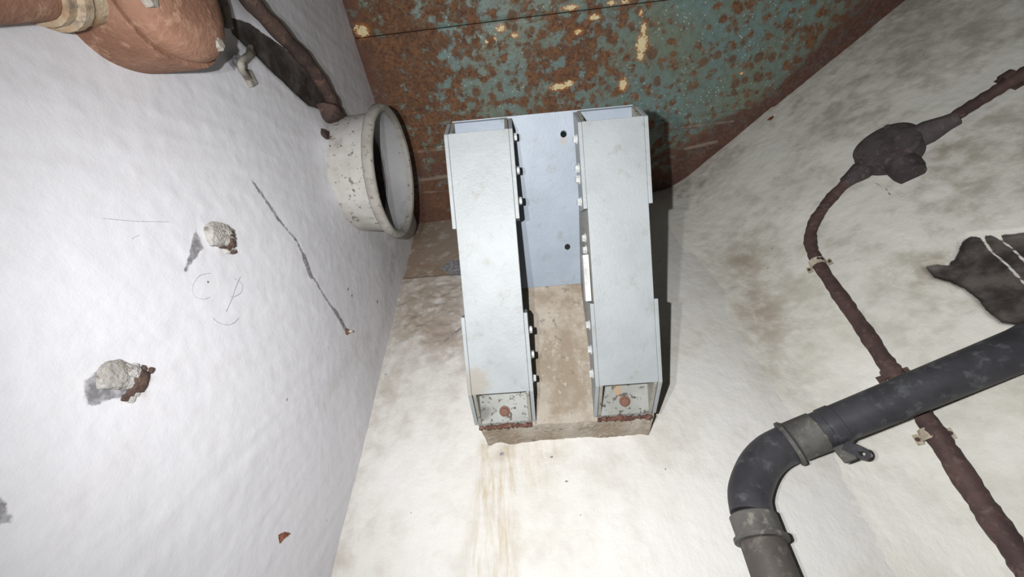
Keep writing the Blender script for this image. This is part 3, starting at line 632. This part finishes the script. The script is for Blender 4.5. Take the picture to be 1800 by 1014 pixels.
# small bracket below the box
c = onL(430, 108); bk = empty('pipe_clip', c); tag(bk, 'small grey bent pipe clip with screw under the slanting pipe', 'clip')
pts = spline([onL(440, 84, 0.002), onL(438, 96, 0.012), onL(424, 108, 0.016), onL(426, 124, 0.012), onL(438, 138, 0.003)], 5)
g = G(); g.tube(pts, [0.0045] * len(pts), 8, wob=0.2); smooth_by_angle(g.obj('strap', M_GREYM, bk), 50)
g = G(); g.box(onL(436, 138), TL, Z, NL, (-0.010, 0.010), (-0.009, 0.009), (-0.002, 0.006)); bevel(g.obj('foot', M_GREYM, bk), 0.002)
place('screw', bolt_mesh('clip_screw', 0.0045, 0.004, M_BROWN, False), onL(442, 92, 0.004), NL, bk)

# ------------------------------------------------------------------ broken fixings left in the left wall
def rough_lump(c, n, e1, rx, ry, h, seed, flat=0.75):
    """an angular broken lump: hull of jittered points on a low boss"""
    r = np.random.default_rng(seed); e2 = np.cross(n, e1); bm = bmesh.new()
    for k, hh in ((1.0, -0.004), (0.98, 0.25), (0.90, 0.7), (flat, 1.0), (0.35, 1.05)):
        for i in range(13):
            a = 2 * math.pi * (i + r.random() * 0.8) / 13; q = k * (0.78 + 0.34 * r.random()); sq = (abs(math.cos(a)) ** 4 + abs(math.sin(a)) ** 4) ** -0.25
            p = c + e1 * rx * q * sq * math.cos(a) + e2 * ry * q * sq * math.sin(a) + n * (h * hh * (0.8 + 0.4 * r.random()) if hh > 0 else hh)
            bm.verts.new(Vector(p))
    res = bmesh.ops.convex_hull(bm, input=bm.verts); bmesh.ops.delete(bm, geom=[g_ for g_ in res['geom_interior'] if isinstance(g_, bmesh.types.BMVert)], context='VERTS')
    bmesh.ops.delete(bm, geom=[v for v in bm.verts if not v.link_faces], context='VERTS')
    bmesh.ops.subdivide_edges(bm, edges=bm.edges, cuts=2, use_grid_fill=True)
    for v in bm.verts:
        v.co += Vector(n) * float((r.random() - 0.5) * h * 0.14) + Vector(e1) * float((r.random() - 0.5) * rx * 0.07) + Vector(e2) * float((r.random() - 0.5) * ry * 0.07)
    bm.verts.ensure_lookup_table(); bm.verts.index_update(); V = [np.array(v.co) for v in bm.verts]; fs = [[v.index for v in f.verts] for f in bm.faces]; bm.free()
    return V, fs
def pxm(u, v): return np.linalg.norm(onL(u + 1, v) - onL(u, v))
def anchor(u, v, rx, ry, h, seed, label, extra):
    c = onL(u, v); e1 = nrm(onL(u + 20, v + 4) - c); e2 = np.cross(NL, e1); t = empty('broken_anchor', c); tag(t, label, 'wall anchor', 'broken anchors in the left wall')
    for j, (fx, fy, kx, ky, kh) in enumerate(((-0.20, 0.05, 0.66, 0.85, 1.0), (0.16, 0.42, 0.46, 0.45, 1.1), (-0.42, -0.35, 0.45, 0.50, 0.75), (0.22, -0.30, 0.30, 0.42, 0.8), (-0.62, 0.12, 0.30, 0.40, 0.5))):
        V, fs = rough_lump(c + e1 * rx * fx + e2 * ry * fy, NL, nrm(e1 + e2 * (0.5 * ((j * 37) % 5) / 5 - 0.2)), rx * kx, ry * ky, h * kh, seed + 11 * j, 0.85); mesh('mortar_lump', V, fs, M_LUMP, t)
    V, fs = rough_lump(c + e1 * rx * 0.66 - e2 * ry * 0.05, NL, e1, rx * 0.42, ry * 0.85, h * 0.85, seed + 5); smooth_by_angle(recalc(mesh('rusted_core', V, fs, M_BROWN, t, smooth=True)), 50)
    r = np.random.default_rng(seed + 40)
    for k in range(7):
        q = c + e1 * rx * (0.1 + 1.0 * r.random()) - e2 * ry * (0.75 + 0.45 * r.random()) * (1 if extra or k % 3 else -1); V, fs = rough_lump(q, NL, e1, 0.0022 + 0.0022 * r.random(), 0.002 + 0.002 * r.random(), 0.003, seed + 60 + k)
        mesh('crumb', V, fs, (M_BROWN, M_LUMP)[k % 2], t)
    if extra:
        for k in (-1, 0, 1):
            q = c + e2 * (0.0050 * k + 0.004); g = G(); g.tube([q - e1 * 0.004 + NL * h * 1.0, q + e1 * 0.010 + NL * h * 0.95, q + e1 * 0.020 + NL * h * (0.55 - 0.1 * k)], 0.0018, 7, wob=0.2); smooth_by_angle(g.obj('wire_end', M_GREYM, t), 50)
    return t
anchor(212, 663, 0.0215, 0.0140, 0.0055, 3, 'pale mortar lump of a broken anchor above a bare grey patch', False)
anchor(384, 414, 0.0215, 0.0165, 0.0065, 9, 'broken anchor with wire ends above a tapering grey scrape', True)
for (u, v, rx, ry, h, nm, sd) in ((574, 200, 0.030, 0.020, 0.026, 'saddle_clamp', 21), (566, 238, 0.016, 0.013, 0.010, 'clamp_nut', 27), (590, 218, 0.014, 0.012, 0.012, 'clamp_foot', 33)):
    cc = onL(u, v); V, fs = rough_lump(cc, NL, nrm(onL(u + 20, v + 6) - cc), rx, ry, h, sd); smooth_by_angle(recalc(mesh(nm, V, fs, M_BROWN, cb, smooth=True)), 40)
c = onL(610, 583); st = empty('threaded_stud', c); tag(st, 'tiny rusted stud at the lower end of the long scrape', 'stud')
place('nut', bolt_mesh('stud_nut', 0.0050, 0.005, M_BOLTR), c - NL * 0.001, NL, st); g = G(); g.tube([c, c + NL * 0.011], 0.0024, 8); g.obj('shank', M_CLIP, st)

# ------------------------------------------------------------------ black waste pipe in the right corner
def mixp(u, v, k, off):                       # on the back wall (k = 0) towards the right wall (k = 1)
    return onB(u, v, off) * (1 - k) + onR(u, v, off) * k
PR = 0.0280
pb = onB(1388, 779, 0.045); pe = onR(1806, 608, 0.040); wd = (pe - pb) - NR * ((pe - pb) @ NR); far = pe + nrm(wd) * 1.1
leg0 = onB(1322, 905, 0.045); leg1 = onB(1362, 1012, 0.045); legd = nrm(leg1 - leg0); legend = leg0 + legd * 0.75
arc = spline([leg0 - legd * 0.0, onB(1317, 868, 0.045), onB(1331, 826, 0.045), onB(1355, 797, 0.045), pb], 7)
pp = empty('drain_pipe', legend); tag(pp, 'black drain pipe with a bend crossing the corner of the right wall', 'pipe')
g = G(); g.tube([pb + (pe - pb) * k / 10 for k in range(10)] + spline([pb + (pe - pb) * 0.98, pe + nrm(wd) * 0.03, pe + nrm(wd) * 0.3, far], 4), PR, 32); smooth_by_angle(g.obj('pipe_run', M_BLACK, pp), 50)
g = G(); g.tube(arc, PR * 1.02, 32); smooth_by_angle(g.obj('elbow', M_BLACK, pp), 50)
g = G(); g.tube([leg0 + (legend - leg0) * k / 8 for k in range(9)], PR * 1.03, 32); smooth_by_angle(g.obj('pipe_leg', M_LEG, pp), 50)
du = nrm(pe - pb)
g = G(); q = pb - du * 0.004; g.tube([q, q + du * 0.001, q + du * 0.007, q + du * 0.008], [PR * 1.03, PR * 1.24, PR * 1.24, PR * 1.05], 32); smooth_by_angle(g.obj('socket_ring', M_SLEEVE, pp), 30)
g = G(); q = pb + du * 0.006; g.tube([q, q + du * 0.002, q + du * 0.040, q + du * 0.042], [PR * 1.02, PR * 1.09, PR * 1.08, PR * 1.01], 32); smooth_by_angle(g.obj('sleeve', M_SLEEVE, pp), 30)
q = leg0 + legd * 0.0
g = G(); g.tube([q, q + legd * 0.002, q + legd * 0.030, q + legd * 0.032], [PR * 1.02, PR * 1.12, PR * 1.10, PR * 1.02], 32); smooth_by_angle(g.obj('sleeve', M_SLEEVE, pp), 30)
q = leg0 + legd * 0.028
g = G(); g.tube([q, q + legd * 0.001, q + legd * 0.006, q + legd * 0.007], [PR * 1.03, PR * 1.26, PR * 1.26, PR * 1.05], 32); smooth_by_angle(g.obj('socket_ring', M_SLEEVE, pp), 30)
# wall clamp with an eye
q = pb + du * 0.068; down = nrm(np.cross(du, np.cross(Z, du))) * -1; outn = nrm(np.cross(du, down)); outn = outn if outn @ NB > 0 else -outn
cl = G(); cl.tube([q - du * 0.010, q - du * 0.009, q + du * 0.009, q + du * 0.010], [PR * 1.0, PR * 1.06, PR * 1.06, PR * 1.0], 32); clamp = smooth_by_angle(cl.obj('clamp', M_BLACK, pp), 30)
def eye_arm(base, d, w, th, n, L, r):
    s_ = np.cross(n, d); g = G(); seg = 16; vs = []; fs = []
    for zz in (0, th):
        out = [(0, -w), (L, -w)] + [(L + w * 1.15 * math.sin(a), -w * 1.15 * math.cos(a)) for a in np.linspace(0.3, math.pi - 0.3, 9)] + [(L, w), (0, w)]
        vs += [base + d * a + s_ * b + n * zz for a, b in out]
    k = len(vs) // 2; ctr = [(L + r * math.sin(a), -r * math.cos(a)) for a in np.linspace(0, 2 * math.pi, k, endpoint=False)]
    o2 = [(L + r * math.cos(a), r * math.sin(a)) for a in [math.atan2(b, aa - L) for aa, b in out]]
    inner = [base + d * a + s_ * b + n * zz for zz in (0, th) for a, b in o2]
    V = vs + inner
    for i in range(k):
        j = (i + 1) % k; fs += [(i, j, 2 * k + j, 2 * k + i), (k + j, k + i, 3 * k + i, 3 * k + j), (j, i, k + i, k + j), (2 * k + i, 2 * k + j, 3 * k + j, 3 * k + i)]
    g.add(V, fs); return g
eb = hit(1484, 783, q, outn); ad = hit(1515, 798, q, outn) - eb; aL = np.linalg.norm(ad); ad = ad / aL; bevel(eye_arm(eb, ad, 0.0085, 0.005, outn, aL, 0.0042).obj('eye_lug', M_BLACK, clamp), 0.0008)
g = G(); bx = nrm(down); by = np.cross(outn, bx); g.box(hit(1474, 784, q, outn), bx, by, outn, (0, 0.024), (-0.009, 0.009), (-0.004, 0.004)); bevel(g.obj('clamp_tab', M_SLEEVE, clamp), 0.002)

# ------------------------------------------------------------------ thin conduit on the right wall and its box
CP = [(1850, 97), (1800, 130), (1745, 163), (1690, 197), (1640, 231), (1600, 256)]
r0 = 0.0115
def cpt(u, v): return onR(u, v, 0.013)
BX = onR(1566, 272)
c_up = empty('upper_conduit', cpt(1690, 197)); tag(c_up, 'dark maroon conduit rising from the round box to the frame edge', 'conduit')
cw = [cpt(*p) for p in CP]; cw = [cw[0] + nrm(cw[0] - cw[2]) * 0.9, cw[0] + nrm(cw[0] - cw[2]) * 0.3] + cw
sp = spline(cw, 8); g = G(); g.tube(sp, [0.0105 + 0.003 * math.exp(-((i - 22) / 4) ** 2) + 0.0008 * math.sin(i * 1.9) for i in range(len(sp))], 16, wob=0.08); smooth_by_angle(g.obj('conduit_run', M_MAROON, c_up), 60)
CP2 = [(1530, 297), (1505, 309), (1478, 330), (1448, 364), (1428, 398), (1425, 430), (1440, 466), (1480, 525), (1520, 582), (1556, 636), (1590, 680), (1628, 738), (1664, 792), (1712, 866), (1762, 938), (1812, 1008), (1870, 1090), (1930, 1180)]
c_lo = empty('lower_conduit', cpt(1762, 938)); tag(c_lo, 'long maroon conduit looping below the round box and passing behind the black pipe', 'conduit')
sp = spline([cpt(*p) for p in CP2], 8); g = G(); g.tube(sp, [0.0110 + 0.0036 * min(1, i / (len(sp) * 0.75)) ** 2 + 0.0008 * math.sin(i * 0.7) + 0.0006 * math.sin(i * 2.3) for i in range(len(sp))], 16, wob=0.10); smooth_by_angle(g.obj('conduit_run', M_MAROON, c_lo), 60)
def saddle(u, v, d0, d1, mat, parent):
    c = onR(u, v); t = nrm(onR(*d1) - onR(*d0)); s_ = np.cross(NR, t); g = G(); r = 0.0128; w_ = 0.008
    prof = [(-0.0235, 0.0005), (-r - 0.002, 0.0005)] + [(-r * 1.12 * math.cos(a), 0.010 + r * 1.12 * math.sin(a)) for a in np.linspace(0, math.pi, 9)] + [(r + 0.002, 0.0005), (0.0235, 0.0005)]
    th = 0.002
    lo = [c + s_ * a + NR * b - t * w_ for a, b in prof]; hi = [c + s_ * a + NR * b + t * w_ for a, b in prof]
    lo2 = [p + NR * th for p in lo]; hi2 = [p + NR * th for p in hi]; n = len(prof); V = lo + hi + lo2 + hi2; fs = []
    for i in range(n - 1): fs += [(i, i + 1, n + i + 1, n + i), (2 * n + i + 1, 2 * n + i, 3 * n + i, 3 * n + i + 1), (i + 1, i, 2 * n + i, 2 * n + i + 1), (n + i, n + i + 1, 3 * n + i + 1, 3 * n + i)]
    fs += [(0, n, 3 * n, 2 * n), (n - 1, 3 * n - 1, 4 * n - 1, 2 * n - 1)]
    sd = g.add(V, fs).obj('saddle_clip', mat, parent)
    for k in (-1, 1): place('screw', ME_SCREW, c + s_ * 0.0195 * k + NR * 0.0028, NR, sd)
    return sd
ME_SCREW = bolt_mesh('saddle_screw', 0.0034, 0.002, M_BROWN, False)
saddle(1441, 468, (1430, 445), (1460, 496), M_CLIP, c_lo); saddle(1572, 662, (1556, 636), (1590, 680), M_MAROON, c_lo); saddle(1642, 768, (1628, 738), (1664, 792), M_CLIP, c_lo); saddle(1775, 146, (1800, 130), (1745, 163), M_MAROON, c_up)
# round box
rb = empty('junction_box', BX); tag(rb, 'dark round junction box between two maroon conduits on the right wall', 'junction box')
br = 0.056
g = G(); g.lathe(BX, NR, [(-0.01, br), (0.020, br * 1.0), (0.026, br * 0.96), (0.028, 0.0)], 40, fn=lambda a, h: 1 + 0.03 * math.sin(3 * a)); hs = smooth_by_angle(g.obj('housing', M_BOX, rb), 40)
g = G(); g.lathe(BX, NR, [(0.026, br * 0.98), (0.034, br * 0.98), (0.039, br * 0.86), (0.041, br * 0.4), (0.041, 0.0)], 40, fn=lambda a, h: 1 + 0.03 * math.sin(3 * a)); ld = smooth_by_angle(g.obj('lid', M_BOX, rb), 40)
for k in range(3):
    a = 0.9 + k * 2 * math.pi / 3; place('screw', bolt_mesh('lid_screw', 0.006, 0.005, M_BOX, False), BX + NR * 0.038 + br * 0.8 * (math.cos(a) * TR + math.sin(a) * Z), NR, ld)
def neck(px_to, L, ra, rb_):
    d = nrm(onR(*px_to, 0.012) - BX - NR * 0.012); b = BX + NR * 0.014 + d * br * 0.8
    g = G(); g.tube([b, b + d * L * 0.3, b + d * L * 0.75, b + d * L], [ra, ra * 1.02, rb_ * 1.15, rb_], 20, wob=0.05); smooth_by_angle(g.obj('gland', M_BOX, rb), 40)
neck((1655, 222), 0.062, 0.024, 0.014); neck((1498, 313), 0.050, 0.021, 0.013); neck((1612, 318), 0.044, 0.027, 0.023)

# ------------------------------------------------------------------ faint scratched marks on the left wall
M_SCR = rusty('scratch_grey', srgb(172, 172, 176), srgb(160, 160, 164), srgb(182, 182, 185))
for px in ([(374, 559), (384, 567), (398, 571), (410, 568), (419, 559)], [(370, 480), (352, 484), (341, 497), (338, 511), (344, 522), (358, 526), (369, 522)], [(422, 486), (414, 505), (406, 528), (397, 548)], [(412, 490), (424, 498), (424, 513), (412, 521), (404, 521)], [(182, 384), (240, 389), (298, 390)], [(232, 420), (244, 413)]):
    g = G(); g.tube(spline([onL(u, v, 0.0002) for u, v in px], 8), 0.00028, 6); g.obj('scratch_mark', M_SCR, wall_left)
